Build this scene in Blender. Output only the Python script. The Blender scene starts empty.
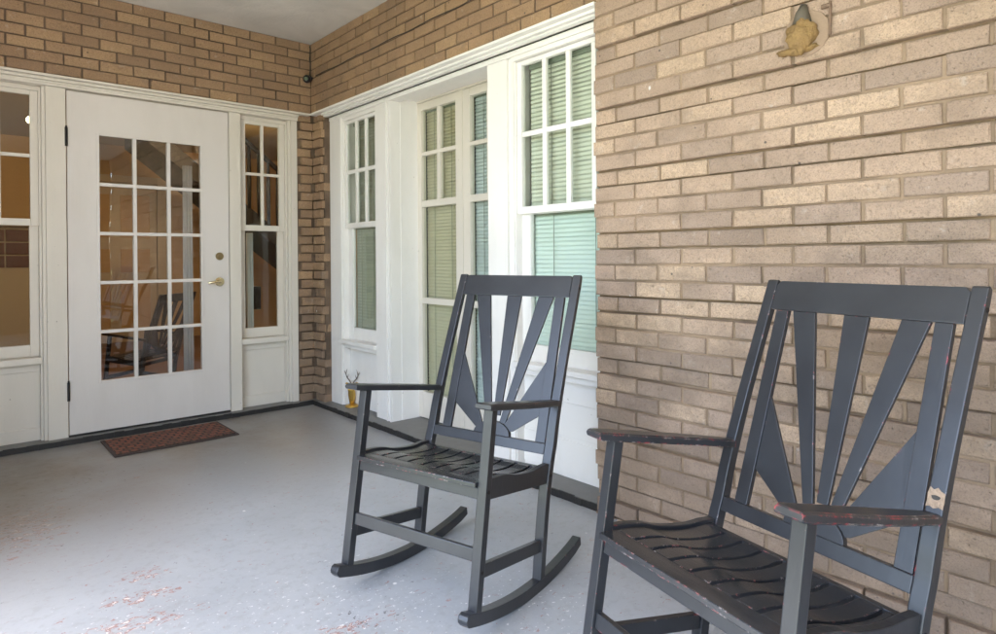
import bpy, bmesh, math, random
from mathutils import Vector, Matrix
R = math.radians
random.seed(7)
sc = bpy.context.scene
col = sc.collection

# ------------------------------------------------------------------ camera
cam_d = bpy.data.cameras.new('camera'); cam = bpy.data.objects.new('camera', cam_d); col.objects.link(cam)
CX, CY, CZ, YAW, PITCH, ROLL, F, PY = -2.0825, -4.4278, 1.0683, 0.7235, -0.0044, -0.0068, 637.27, 261.12
fw = Vector((math.sin(YAW)*math.cos(PITCH), math.cos(YAW)*math.cos(PITCH), math.sin(PITCH)))
rt = Vector((math.cos(YAW), -math.sin(YAW), 0)); up = rt.cross(fw)
rt2 = math.cos(ROLL)*rt + math.sin(ROLL)*up; up2 = -math.sin(ROLL)*rt + math.cos(ROLL)*up
m = Matrix((rt2, up2, -fw)).transposed().to_4x4(); m.translation = (CX, CY, CZ)
cam.matrix_world = m
cam_d.sensor_width = 36; cam_d.lens = 36*F/996
cam_d.shift_y = -(317-PY)/996
cam_d.clip_start = .05; cam_d.clip_end = 400
sc.camera = cam

# ------------------------------------------------------------------ light
SUN_EL, SUN_AZ = 69, 262      # azimuth measured clockwise from +y
w = bpy.data.worlds.new('World'); sc.world = w; w.use_nodes = True
nt = w.node_tree; nt.nodes.clear()
sky = nt.nodes.new('ShaderNodeTexSky'); sky.sky_type = 'NISHITA'; sky.sun_disc = False
sky.sun_elevation = R(SUN_EL); sky.sun_rotation = R(SUN_AZ); sky.dust_density = 2.5; sky.air_density = 1.0; sky.ozone_density = .6
bg = nt.nodes.new('ShaderNodeBackground'); bg.inputs[1].default_value = .15
wo = nt.nodes.new('ShaderNodeOutputWorld'); nt.links.new(sky.outputs[0], bg.inputs[0]); nt.links.new(bg.outputs[0], wo.inputs[0])
sd = bpy.data.lights.new('sun', 'SUN'); sd.energy = 4.5; sd.angle = R(.5); sd.color = (1, .95, .88)
so = bpy.data.objects.new('sun', sd); col.objects.link(so)
dirv = Vector((math.sin(R(SUN_AZ))*math.cos(R(SUN_EL)), math.cos(R(SUN_AZ))*math.cos(R(SUN_EL)), math.sin(R(SUN_EL))))
so.rotation_euler = dirv.to_track_quat('Z', 'Y').to_euler()
sc.view_settings.view_transform = 'Standard'; sc.view_settings.look = 'None'
sc.view_settings.gamma = 1; sc.view_settings.use_curve_mapping = False
sc.view_settings.exposure = 3.15
sc.cycles.max_bounces = 12; sc.cycles.diffuse_bounces = 6; sc.cycles.transparent_max_bounces = 16
sc.cycles.use_denoising = True

# ------------------------------------------------------------------ materials
class NT:
    def __init__(s, name):
        s.m = bpy.data.materials.new(name); s.m.use_nodes = True; s.t = s.m.node_tree
        s.b = s.t.nodes['Principled BSDF']; s._co = None
    def n(s, ty, **k):
        x = s.t.nodes.new(ty)
        for a, v in k.items():
            if a.startswith('i_'): x.inputs[int(a[2:])].default_value = v
            else: setattr(x, a, v)
        return x
    def l(s, a, b): s.t.links.new(a, b); return b
    def co(s):
        if not s._co: s._co = s.n('ShaderNodeTexCoord').outputs['Object']
        return s._co
    def mapping(s, scale=(1,1,1), loc=(0,0,0), rot=(0,0,0)):
        x = s.n('ShaderNodeMapping'); s.l(s.co(), x.inputs[0]); x.inputs[3].default_value = scale; x.inputs[1].default_value = loc; x.inputs[2].default_value = rot
        return x.outputs[0]
    def noise(s, scale, detail=6, rough=.6, vec=None, dist=0):
        x = s.n('ShaderNodeTexNoise'); s.l(vec if vec is not None else s.co(), x.inputs['Vector'])
        x.inputs['Scale'].default_value = scale; x.inputs['Detail'].default_value = detail; x.inputs['Roughness'].default_value = rough; x.inputs['Distortion'].default_value = dist
        return x.outputs['Fac']
    def ramp(s, f, stops):
        x = s.n('ShaderNodeValToRGB'); s.l(f, x.inputs[0]); e = x.color_ramp.elements
        while len(e) < len(stops): e.new(.5)
        for q, (p, c) in zip(e, stops):
            q.position = p; q.color = (c, c, c, 1) if not isinstance(c, tuple) else (*c, 1)
        return x.outputs[0]
    def mix(s, f, a, b, mode='MIX'):
        x = s.n('ShaderNodeMix', data_type='RGBA', blend_type=mode)
        for sock, v in ((x.inputs[0], f), (x.inputs[6], a), (x.inputs[7], b)):
            if hasattr(v, 'links'): s.l(v, sock)
            elif isinstance(v, tuple): sock.default_value = (*v, 1)
            else: sock.default_value = v
        return x.outputs[2]
    def math(s, op, a, b=0.0):
        x = s.n('ShaderNodeMath', operation=op)
        for sock, v in ((x.inputs[0], a), (x.inputs[1], b)):
            if hasattr(v, 'links'): s.l(v, sock)
            else: sock.default_value = v
        return x.outputs[0]
    def bump(s, h, st=.3, dist=.01):
        x = s.n('ShaderNodeBump'); x.inputs['Strength'].default_value = st; x.inputs['Distance'].default_value = dist
        s.l(h, x.inputs['Height']); s.l(x.outputs[0], s.b.inputs['Normal'])
    def col(s, c):
        if hasattr(c, 'links'): s.l(c, s.b.inputs['Base Color'])
        else: s.b.inputs['Base Color'].default_value = (*c, 1)
        return s
    def rough(s, r):
        if hasattr(r, 'links'): s.l(r, s.b.inputs['Roughness'])
        else: s.b.inputs['Roughness'].default_value = r
        return s

def brick_mat(name, a, b, c, stain):
    t = NT(name)
    ri = t.n('ShaderNodeNewGeometry').outputs['Random Per Island']
    base = t.ramp(ri, [(0, b), (.3, a), (.5, tuple(x*.86 for x in b)), (.72, a), (.86, c), (1, a)])
    n1 = t.noise(9, 8, .65); n2 = t.noise(90, 5, .7)
    base = t.mix(t.ramp(n1, [(.35, 0.0), (.75, .5)]), base, stain)
    base = t.mix(t.ramp(n2, [(.34, .6), (.55, 0.0)]), base, stain)
    base = t.mix(t.ramp(t.noise(210, 3, .7), [(.36, .45), (.5, 0.0)]), base, (.12, .09, .07))
    base = t.mix(t.ramp(t.noise(17, 6, .75, vec=t.mapping(loc=(2, 8, 3))), [(.60, 0.0), (.70, .45)]), base, (.60, .52, .44))
    # broad soot and water stains running over the wall
    n3 = t.noise(1.6, 5, .6, vec=t.mapping((1, 1, 1.7)))
    base = t.mix(t.ramp(n3, [(.48, 0.0), (.70, .42)]), base, (.19, .13, .085))
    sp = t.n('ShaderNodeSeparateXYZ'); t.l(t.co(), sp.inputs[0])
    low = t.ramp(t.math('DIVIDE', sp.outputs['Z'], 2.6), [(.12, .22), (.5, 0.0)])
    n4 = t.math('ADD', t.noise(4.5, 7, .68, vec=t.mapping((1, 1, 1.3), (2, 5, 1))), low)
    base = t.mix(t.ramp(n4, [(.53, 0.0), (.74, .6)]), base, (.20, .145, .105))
    # small nail holes and paint specks
    v = t.n('ShaderNodeTexVoronoi', feature='F1'); v.inputs['Scale'].default_value = 9; t.l(t.co(), v.inputs['Vector'])
    base = t.mix(t.ramp(v.outputs['Distance'], [(.03, .85), (.05, 0.0)]), base, (.06, .05, .045))
    v2 = t.n('ShaderNodeTexVoronoi', feature='F1'); v2.inputs['Scale'].default_value = 5.3; t.l(t.mapping(loc=(3.1, 1.7, .4), scale=(1, 1, .7)), v2.inputs['Vector'])
    base = t.mix(t.ramp(v2.outputs['Distance'], [(.022, .8), (.035, 0.0)]), base, (.7, .68, .64))
    t.col(base).rough(.75)
    n6 = t.noise(260, 4, .8)
    v3 = t.n('ShaderNodeTexVoronoi', feature='F1'); v3.inputs['Scale'].default_value = 60; t.l(t.co(), v3.inputs['Vector'])
    pits = t.ramp(v3.outputs['Distance'], [(.10, 0.0), (.22, 1.0)])
    t.bump(t.math('ADD', t.math('ADD', n2, t.math('MULTIPLY', n1, 1.5)), t.math('ADD', t.math('MULTIPLY', n6, .5), t.math('MULTIPLY', pits, .5))), .8, .007)
    return t.m
M = {}
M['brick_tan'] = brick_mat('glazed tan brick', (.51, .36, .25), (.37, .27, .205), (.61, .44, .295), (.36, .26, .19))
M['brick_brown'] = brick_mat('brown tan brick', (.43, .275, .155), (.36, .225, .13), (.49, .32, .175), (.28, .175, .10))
def mortar_mat(name, a, b):
    t = NT(name); n = t.noise(30, 8, .7); n2 = t.noise(3, 4)
    t.col(t.mix(t.ramp(n2, [(.4, 0.0), (.65, 1.0)]), t.mix(n, a, b), tuple(x*1.35 for x in b))).rough(.95); t.bump(n, .8, .01); return t.m
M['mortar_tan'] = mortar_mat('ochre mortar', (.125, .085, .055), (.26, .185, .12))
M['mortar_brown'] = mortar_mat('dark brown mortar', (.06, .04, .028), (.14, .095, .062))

def paint_mat(name, c, dirt=(.38, .34, .28), chip=.0, rough=.38, streak=True):
    t = NT(name); n = t.noise(14, 6, .6); n2 = t.noise(3.5, 5, .6, vec=t.mapping((1, 1, .35)))
    base = t.mix(t.ramp(n2, [(.48, 0.0), (.8, .22)]), c, dirt)
    if chip:
        n3 = t.noise(55, 3, .5); n4 = t.noise(4, 4, .6)
        f = t.math('MULTIPLY', t.ramp(n3, [(.71, 0.0), (.73, 1.0)]), t.ramp(n4, [(.55, 0.0), (.60, 1.0)]))
        base = t.mix(t.math('MULTIPLY', f, chip), base, (.20, .16, .12))
    t.col(base).rough(rough)
    t.bump(t.noise(60, 3, .6, vec=t.mapping((1, 1, .15))), .10, .004)
    return t.m
M['white'] = paint_mat('white gloss paint', (.80, .775, .735), chip=.7)
M['door_white'] = paint_mat('white door paint', (.66, .615, .57), rough=.33)
M['white_old'] = paint_mat('cream chipped paint', (.66, .61, .53), chip=.8)

def plain(name, c, rough=.5, metal=0, noise=0, bump=0, nscale=20):
    t = NT(name)
    if noise:
        n = t.noise(nscale, 6, .65); t.col(t.mix(t.math('MULTIPLY', n, noise), c, tuple(x*.45 for x in c)))
        if bump: t.bump(n, bump, .005)
    else: t.col(c)
    t.rough(rough); t.b.inputs['Metallic'].default_value = metal
    return t.m
M['black_iron'] = plain('black hinge iron', (.03, .027, .025), .5, .6, .5)
M['brass'] = plain('polished brass', (.83, .72, .45), .22, 1.0, .3)
M['old_brass'] = plain('aged brass', (.42, .33, .18), .35, 1.0, .5)
M['gold'] = plain('gold figure paint', (.75, .48, .12), .3, .9, .4)
M['antler'] = plain('dark antler', (.16, .12, .085), .55, 0, .5)
M['black_plastic'] = plain('black plastic', (.02, .02, .022), .35)
M['lens'] = plain('lens glass', (.01, .01, .014), .05)
M['grey_metal'] = plain('grey box metal', (.13, .11, .08), .75, .2, .5)
M['rust'] = plain('rusty strap', (.20, .13, .085), .8, 0, .6)
M['cable'] = plain('dark cable', (.06, .045, .035), .6)
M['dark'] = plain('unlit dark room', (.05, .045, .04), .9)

# ceiling plaster
t = NT('ceiling plaster'); n = t.noise(2.2, 7, .6, dist=.6); n2 = t.noise(40, 4)
t.col(t.mix(t.ramp(n, [(.35, 0.0), (.7, 1.0)]), (.64, .60, .54), (.50, .47, .42))).rough(.85); t.bump(t.math('ADD', t.math('MULTIPLY', n, 6), n2), .25, .012); M['ceiling'] = t.m

# painted grey porch floor: worn, red primer and white flecks
t = NT('grey porch floor paint')
co = t.co()
n = t.noise(2.0, 7, .62); nf = t.noise(26, 7, .7); nl = t.noise(.7, 3)
base = t.mix(t.ramp(n, [(.3, 0.0), (.7, 1.0)]), (.35, .37, .39), (.435, .455, .475))
base = t.mix(t.ramp(nf, [(.38, .35), (.50, 0.0)]), base, (.27, .275, .28))
base = t.mix(t.ramp(t.noise(5, 8, .7, dist=1.5, vec=t.mapping((1, .35, 1), rot=(0, 0, .5))), [(.58, 0.0), (.75, .12)]), base, (.27, .26, .25))
def spot(x, y, rx, ry):     # soft ellipse mask on the floor
    s = t.n('ShaderNodeMapping', vector_type='TEXTURE'); t.l(co, s.inputs[0]); s.inputs[1].default_value = (x, y, 0); s.inputs[3].default_value = (rx, ry, 1); s.inputs[2].default_value = (0, 0, R(-10))
    d = t.n('ShaderNodeVectorMath', operation='LENGTH'); t.l(s.outputs[0], d.inputs[0])
    return t.ramp(d.outputs['Value'], [(.25, 1.0), (1.0, 0.0)])
def spots(L):
    f = None
    for a in L:
        f = spot(*a) if f is None else t.math('MAXIMUM', f, spot(*a))
    return f
red_area = spots([(-1.556, -2.01, .11, .09), (-1.60, -2.16, .17, .06), (-1.66, -2.32, .26, .10), (-1.20, -2.76, .16, .07), (-1.83, -1.25, .25, .45)])
edge = t.noise(30, 9, .66, dist=.8, vec=t.mapping((1, 1.7, 1)))
fr = t.math('ADD', edge, t.math('MULTIPLY', red_area, .13))
redm = t.ramp(fr, [(.64, 0.0), (.655, 1.0)])
base = t.mix(t.math('MULTIPLY', redm, .85), base, t.mix(t.noise(70, 3), (.24, .06, .05), (.42, .26, .21)))
w_area = spots([(-1.2, -2.7, .9, .8), (-1.7, -2.4, .6, .5), (-.75, -3.0, .6, .5)])
fw2 = t.math('ADD', t.noise(48, 8, .68, vec=t.mapping((1, 1.5, 1), loc=(4, 4, 0))), t.math('MULTIPLY', w_area, .075))
base = t.mix(t.ramp(fr, [(.70, 0.0), (.715, .9)]), base, (.68, .64, .60))
base = t.mix(t.ramp(fw2, [(.688, 0.0), (.70, .9)]), base, (.78, .78, .76))
dk = t.math('ADD', t.noise(36, 8, .68, vec=t.mapping(loc=(5, 3, 0))), t.math('MULTIPLY', spots([(-1.85, -1.1, .4, .7), (-1.5, -.7, .3, .25), (-1.1, -2.75, .2, .12)]), .06))
base = t.mix(t.ramp(dk, [(.655, 0.0), (.675, .8)]), base, (.07, .05, .045))
vw = t.n('ShaderNodeTexVoronoi', feature='F1'); vw.inputs['Scale'].default_value = 4.2; t.l(co, vw.inputs['Vector'])
base = t.mix(t.ramp(vw.outputs['Distance'], [(.02, .9), (.035, 0.0)]), base, (.8, .8, .78))
# brown wear and painted-in dimming of the floor towards the doors
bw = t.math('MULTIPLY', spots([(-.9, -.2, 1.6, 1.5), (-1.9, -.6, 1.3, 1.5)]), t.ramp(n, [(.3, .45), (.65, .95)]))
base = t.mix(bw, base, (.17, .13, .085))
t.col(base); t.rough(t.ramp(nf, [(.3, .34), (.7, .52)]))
t.b.inputs['Specular IOR Level'].default_value = .5
t.bump(t.math('ADD', t.math('MULTIPLY', n, .8), t.math('SUBTRACT', t.math('MULTIPLY', nf, .6), t.math('MULTIPLY', redm, .7))), .16, .005)
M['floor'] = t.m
M['ledge'] = plain('worn grey ledge paint', (.21, .205, .195), .5, 0, .6, .3)
M['ledge_black'] = plain('tarred ledge edge', (.022, .02, .018), .55, 0, .5, .6, 60)
M['grass'] = plain('lawn', (.09, .12, .04), .9, 0, .6)
M['concrete'] = plain('pale concrete', (.42, .40, .37), .9, 0, .4, .2)

# chair paint: charcoal, edges rubbed through to red primer and bare wood
def chair_paint(name, red, amount, fleck=.755):
    t = NT(name)
    n = t.noise(6, 5, .6); n2 = t.noise(48, 7, .72)
    base = t.mix(t.ramp(n, [(.35, 0.0), (.7, 1.0)]), (.021, .022, .025), (.031, .033, .037))
    bv = t.n('ShaderNodeBevel', samples=4); bv.inputs['Radius'].default_value = .006
    g = t.n('ShaderNodeNewGeometry')
    d = t.n('ShaderNodeVectorMath', operation='DOT_PRODUCT'); t.l(bv.outputs[0], d.inputs[0]); t.l(g.outputs['Normal'], d.inputs[1])
    edge = t.ramp(d.outputs['Value'], [(.90, 1.0), (.995, 0.0)])
    f = t.math('ADD', n2, t.math('MULTIPLY', edge, amount))
    n5 = t.noise(2.2, 3, .5, vec=t.mapping(loc=(1.3, 4, 2)))
    f = t.math('ADD', f, t.math('MULTIPLY', t.ramp(n5, [(.45, 0.0), (.7, 1.0)]), .05))
    wear = t.ramp(f, [(.75, 0.0), (.79, 1.0)])
    base = t.mix(wear, base, t.mix(t.ramp(t.noise(33, 3), [(.48, 0.0), (.56, 1.0)]), red, (.42, .36, .34)))
    fl = t.ramp(t.noise(120, 6, .8, vec=t.mapping(loc=(9, 2, 5))), [(fleck, 0.0), (fleck+.015, .8)])
    base = t.mix(fl, base, (.6, .58, .56))
    t.col(base); t.rough(.24 if 'seat' in name else .30)
    t.bump(t.noise(30, 4, .6, vec=t.mapping((1, 1, .25))), .12, .004)
    return t.m
M['chair_a'] = chair_paint('charcoal chair paint', (.20, .06, .05), .14)
M['chair_b'] = chair_paint('charcoal chair paint worn to red', (.42, .045, .055), .15)
M['chair_seat'] = chair_paint('scuffed charcoal seat paint', (.40, .12, .11), .17, .725)
M['chair_arm'] = chair_paint('charcoal arm paint worn to red', (.46, .045, .055), .24)
M['red'] = plain('red primer', (.40, .05, .055), .5, 0, .4)
M['bare_wood'] = plain('bare splintered wood', (.50, .36, .25), .8, 0, 1.3, .8, 160)

def glass_mat(name, tint, refl=1.0):
    t = NT(name); t.t.nodes.remove(t.b)
    tr = t.n('ShaderNodeBsdfTransparent'); tr.inputs[0].default_value = (*tint, 1)
    gl = t.n('ShaderNodeBsdfGlossy'); gl.inputs['Roughness'].default_value = .0
    nz = t.noise(1.3, 2); bp = t.n('ShaderNodeBump'); bp.inputs['Strength'].default_value = .12; bp.inputs['Distance'].default_value = .01; t.l(nz, bp.inputs['Height']); t.l(bp.outputs[0], gl.inputs['Normal'])
    lw_ = t.n('ShaderNodeLayerWeight'); lw_.inputs[0].default_value = .5
    f = t.math('MULTIPLY', t.math('ADD', t.math('MULTIPLY', t.math('POWER', lw_.outputs['Facing'], 4.0), .8), .035), refl)
    mx = t.n('ShaderNodeMixShader'); t.l(f, mx.inputs[0]); t.l(tr.outputs[0], mx.inputs[1]); t.l(gl.outputs[0], mx.inputs[2])
    t.l(mx.outputs[0], t.t.nodes['Material Output'].inputs[0]); return t.m
M['glass'] = glass_mat('window glass', (.93, .95, .92))
M['door_glass'] = glass_mat('door glass', (.90, .90, .88), 2.6)
M['glass_green'] = glass_mat('greenish window glass', (.95, .97, .95), .8)

def blind_mat(name, c):
    t = NT(name); n = t.noise(7, 3); t.col(t.mix(t.math('MULTIPLY', n, .4), c, tuple(x*.8 for x in c))).rough(.5); return t.m
M['blind_mint'] = blind_mat('mint blind slat', (.74, .84, .79))
M['blind_sage'] = blind_mat('sage blind slat', (.66, .67, .57))
M['blind_olive'] = blind_mat('olive tan blind slat', (.60, .54, .38))
M['blind_blue'] = blind_mat('blue grey blind slat', (.58, .65, .68))
M['blind_grey'] = blind_mat('grey green blind slat', (.46, .47, .39))
M['cord'] = plain('blind cord', (.22, .25, .2), .8)
# interior
M['in_wall'] = plain('ochre interior wall', (.62, .40, .17), .7, 0, .15)
M['in_ceiling'] = plain('interior ceiling', (.50, .40, .26), .8, 0, .15)
M['in_floor'] = plain('oak floor', (.20, .10, .05), .35, 0, .5)
M['in_trim'] = plain('interior cream trim', (.60, .50, .34), .5)
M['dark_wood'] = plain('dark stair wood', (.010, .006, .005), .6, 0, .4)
M['red_tile'] = plain('dark red tile', (.16, .055, .04), .4, 0, .6)
M['reflection_cloth'] = plain('pale blue curtain', (.78, .84, .92), .9, 0, .2)

# ------------------------------------------------------------------ mesh helpers
def link(name, me, mat, parent=None):
    o = bpy.data.objects.new(name, me); col.objects.link(o)
    if mat: me.materials.append(mat)
    if parent: o.parent = parent
    return o
def tag(o, label=None, cat=None, group=None, kind=None):
    for k, v in (('label', label), ('category', cat), ('group', group), ('kind', kind)):
        if v: o[k] = v
    return o
def empty(name, loc, rz=0):
    o = bpy.data.objects.new(name, None); col.objects.link(o); o.location = loc; o.rotation_euler = (0, 0, rz); o.empty_display_size = .1
    return o
class MB:
    def __init__(s): s.v = []; s.f = []
    def box(s, x0, x1, y0, y1, z0, z1):
        x0, x1 = sorted((x0, x1)); y0, y1 = sorted((y0, y1)); z0, z1 = sorted((z0, z1))
        return s.hexa([(x0,y0,z0),(x1,y0,z0),(x1,y1,z0),(x0,y1,z0),(x0,y0,z1),(x1,y0,z1),(x1,y1,z1),(x0,y1,z1)])
    def hexa(s, p):
        b = len(s.v); s.v += [tuple(q) for q in p]
        s.f += [tuple(b+i for i in q) for q in ((0,3,2,1),(4,5,6,7),(0,1,5,4),(1,2,6,5),(2,3,7,6),(3,0,4,7))]
        return s
    def prism(s, poly, fn, a, b_):    # extrude closed 2-D polygon between depths a and b_, mapped by fn(p,q,d)
        n = len(poly); b = len(s.v)
        s.v += [fn(p, q, a) for p, q in poly] + [fn(p, q, b_) for p, q in poly]
        s.f += [tuple(range(b+n-1, b-1, -1)), tuple(range(b+n, b+2*n))]
        s.f += [(b+i, b+(i+1) % n, b+n+(i+1) % n, b+n+i) for i in range(n)]
        return s
    def tube(s, pts, r, n=8, caps=True):
        pts = [Vector(p) for p in pts]; rr = r if isinstance(r, (list, tuple)) else [r]*len(pts); rings = []
        for i, p in enumerate(pts):
            d = (pts[min(i+1, len(pts)-1)]-pts[max(i-1, 0)]).normalized()
            a = d.orthogonal().normalized() if i == 0 else (rings_a - d*rings_a.dot(d)).normalized()
            rings_a = a; c = d.cross(a); b = len(s.v); rings.append(b)
            s.v += [tuple(p + rr[i]*(math.cos(2*math.pi*k/n)*a + math.sin(2*math.pi*k/n)*c)) for k in range(n)]
        for q in range(len(rings)-1):
            for k in range(n): s.f.append((rings[q]+k, rings[q]+(k+1) % n, rings[q+1]+(k+1) % n, rings[q+1]+k))
        if caps: s.f += [tuple(rings[0]+k for k in range(n-1, -1, -1)), tuple(rings[-1]+k for k in range(n))]
        return s
    def build(s, name, mat, parent=None, bevel=.0, smooth=False, origin=None, seg=2):
        me = bpy.data.meshes.new(name); v = s.v
        if origin: v = [tuple(Vector(q)-Vector(origin)) for q in v]
        me.from_pydata(v, [], s.f)
        bm = bmesh.new(); bm.from_mesh(me); bmesh.ops.recalc_face_normals(bm, faces=bm.faces)
        if bevel:
            es = [e for e in bm.edges if len(e.link_faces) == 2 and e.calc_face_angle(0) > R(25)]
            bmesh.ops.bevel(bm, geom=es, offset=bevel, segments=seg, profile=.6, affect='EDGES', clamp_overlap=True)
        bm.to_mesh(me); bm.free()
        if smooth:
            for p in me.polygons: p.use_smooth = True
        o = link(name, me, mat, parent)
        if origin: o.location = origin
        return o
def box(name, x0, x1, y0, y1, z0, z1, mat, parent=None, bevel=.003):
    return MB().box(x0, x1, y0, y1, z0, z1).build(name, mat, parent, bevel)

# ------------------------------------------------------------------ setting
def struct(o): o['kind'] = 'structure'; return o
OPEN_X = -2.75
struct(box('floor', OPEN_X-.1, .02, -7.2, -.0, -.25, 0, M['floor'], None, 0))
struct(box('ceiling', OPEN_X-.3, .6, -7.6, .6, 2.652, 2.80, M['ceiling'], None, 0))
g = MB(); g.v = [(-120, -120, -.55), (120, -120, -.55), (120, 120, -.55), (-120, 120, -.55)]; g.f = [(0,1,2,3)]
struct(g.build('ground', M['grass']))
g = MB(); g.box(-5.6, OPEN_X-.11, -30, 30, -.6, -.50); struct(g.build('bounce_path', M['concrete']))  # unseen paving added to bounce warm sunlight into the porch
# raised ledge the walls stand on
g = MB()
g.box(-3.2, .0, .0, .30, -.01, .030); g.box(.0, .50, -2.705, .30, -.01, .030)
struct(g.build('ledge', M['ledge'], None, .003))
g = MB()
def ragged(mb, p0, p1, out, h):      # tarred strip with an uneven lower edge
    n = 60; p0 = Vector(p0); p1 = Vector(p1); out = Vector(out)
    for i in range(n):
        a = p0.lerp(p1, i/n); b = p0.lerp(p1, (i+1)/n); t0 = .004+random.random()*.005; dz = random.uniform(-.003, .003)
        q = [a, b, b+out*t0, a+out*t0]
        mb.hexa([(v.x, v.y, -.004) for v in q] + [(v.x, v.y, h+dz) for v in q])
ragged(g, (-3.2, -.0005, 0), (-.0, -.0005, 0), (0, -1, 0), .031); ragged(g, (-.0005, -.02, 0), (-.0005, -2.70, 0), (-1, 0, 0), .031)
struct(g.build('ledge_edge', M['ledge_black']))

# ------------------------------------------------------------------ brick house
house = empty('brick_house', (0, 0, 0))
tag(house, 'tan brick house wrapping the porch, with white trimmed door and windows', 'house')
PX = .0643
def bricks(axis, sign, s0, s1, rows, zbase, pitch, phase, face, prot, gap, mb, jit=.0015, end0=None):
    """axis 'x': wall runs along x, face looks to -y ; axis 'y': wall runs along y, face looks to -x.
    rows: list of row indices; prot(row) -> how far the face stands out"""
    for r in rows:
        z0 = zbase + r*PX + gap*.5; z1 = zbase + (r+1)*PX - gap*.5
        ph = phase + (pitch/2 if r % 2 else 0)
        k = math.floor((s0-ph)/pitch)
        a = ph + k*pitch
        while a < s1:
            b = a + pitch
            gs = gap*.5 + random.uniform(.0002, .0018); x0, x1 = max(a, s0) + (gs if a > s0 else 0), min(b, s1) - (gs if b < s1 else 0)
            if x1-x0 > .012:
                d = face - prot(r) - random.uniform(-1, 1)*jit*1.3
                c = .0035; j = lambda: random.uniform(-.0016, .0016)
                zz0, zz1 = z0+j()*.9, z1+j()*.9; tilt = random.uniform(-.0012, .0012)
                X0, X1 = x0+j()*.7, x1+j()*.7
                outer = [(X0, zz0), (X1, zz0), (X1, zz1), (X0, zz1)]
                inner = [(X0+c, zz0+c), (X1-c, zz0+c), (X1-c, zz1-c), (X0+c, zz1-c)]
                ff = (lambda s_, z_, dd: (s_, dd, z_)) if axis == 'x' else (lambda s_, z_, dd: (dd, s_, z_))
                bs = len(mb.v)
                mb.v += [ff(s_, z_, d+.05) for s_, z_ in outer] + [ff(s_+j()*.5, z_+j()*.5, d+c*.8) for s_, z_ in outer] + [ff(s_+j(), z_+j()*.7, d+(tilt if i in (0, 1) else -tilt)) for i, (s_, z_) in enumerate(inner)]
                for o_ in (0, 4):
                    for i in range(4): mb.f.append((bs+o_+i, bs+o_+(i+1) % 4, bs+o_+4+(i+1) % 4, bs+o_+4+i))
                mb.f.append((bs+8, bs+9, bs+10, bs+11))
            a = b
def fix(o): return o
# upper wall above the door (faces -y)
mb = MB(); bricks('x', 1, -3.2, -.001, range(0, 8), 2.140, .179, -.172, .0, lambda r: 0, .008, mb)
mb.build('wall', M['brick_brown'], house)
box('mortar', -3.2, -.0, .007, .28, 2.1405, 2.66, M['mortar_brown'], house, 0)
# upper wall above windows (faces -x)
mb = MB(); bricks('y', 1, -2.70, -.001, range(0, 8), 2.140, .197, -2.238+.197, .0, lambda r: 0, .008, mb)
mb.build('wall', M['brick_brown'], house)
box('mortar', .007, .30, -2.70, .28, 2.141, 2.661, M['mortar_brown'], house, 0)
# near wall down to the floor, three courses proud and one set back (faces -x)
Z3 = 1.682-26*PX-.0
mb = MB(); bricks('y', 1, -7.0, -2.697, range(-1, 41), 1.682-26*PX, .205, -2.906, .0, lambda r: 0.0 if (r-25) % 4 == 0 else .017, .0085, mb, .002)
mb.build('wall', M['brick_tan'], house)
g = MB(); g.box(.012, .30, -7.0, -2.702, -.2, 2.659)
for r in range(-1, 41):
    if (r-25) % 4: continue
    zb = 1.682-26*PX+r*PX
    g.box(.0065, .0118, -7.0, -2.703, zb+.0042, zb+PX-.0042); g.box(-.0095, .0118, -7.0, -2.703, zb+PX+.0042, min(zb+4*PX-.0042, 2.65))
g.build('mortar', M['mortar_tan'], house)
# corner piers
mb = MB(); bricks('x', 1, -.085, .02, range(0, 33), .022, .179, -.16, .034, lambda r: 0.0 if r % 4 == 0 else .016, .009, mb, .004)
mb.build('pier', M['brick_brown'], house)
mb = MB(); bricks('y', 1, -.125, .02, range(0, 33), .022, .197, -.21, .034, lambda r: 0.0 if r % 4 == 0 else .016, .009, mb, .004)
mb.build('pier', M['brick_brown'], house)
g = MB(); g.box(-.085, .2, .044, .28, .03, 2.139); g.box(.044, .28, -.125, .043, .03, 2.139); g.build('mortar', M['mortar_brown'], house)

W, WO = M['white'], M['white_old']
def trim(name, L, mat, parent, bevel=.003):
    mb = MB()
    for b in L: mb.box(*b)
    return mb.build(name, mat, parent, bevel)
# ---- trim of the door wall (faces -y)
trim('door_surround', [
    (-3.2, -.087, .034, .12, 2.082, 2.1245),             # frieze
    (-1.600, -1.502, .050, .16, .031, 2.0815),           # pilaster left of door
    (-.570, -.494, .050, .16, .031, 2.0815),             # pilaster right of door
    (-.133, -.087, .048, .16, .031, 2.0815),             # outer casing
    (-.150, -.1335, .062, .16, .031, 2.0815),
    (-1.618, -1.6005, .066, .16, .031, 2.0815),
    (-1.502, -.570, .075, .14, 2.0775, 2.0815),
], WO, house)
trim('crown_moulding', [(-3.2, -.004, -.014, .10, 2.1395-.014, 2.1395), (-3.2, -.087, .012, .10, 2.108, 2.125), (-3.2, -.087, .026, .10, 2.096, 2.1075)], WO, house, .004)
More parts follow.
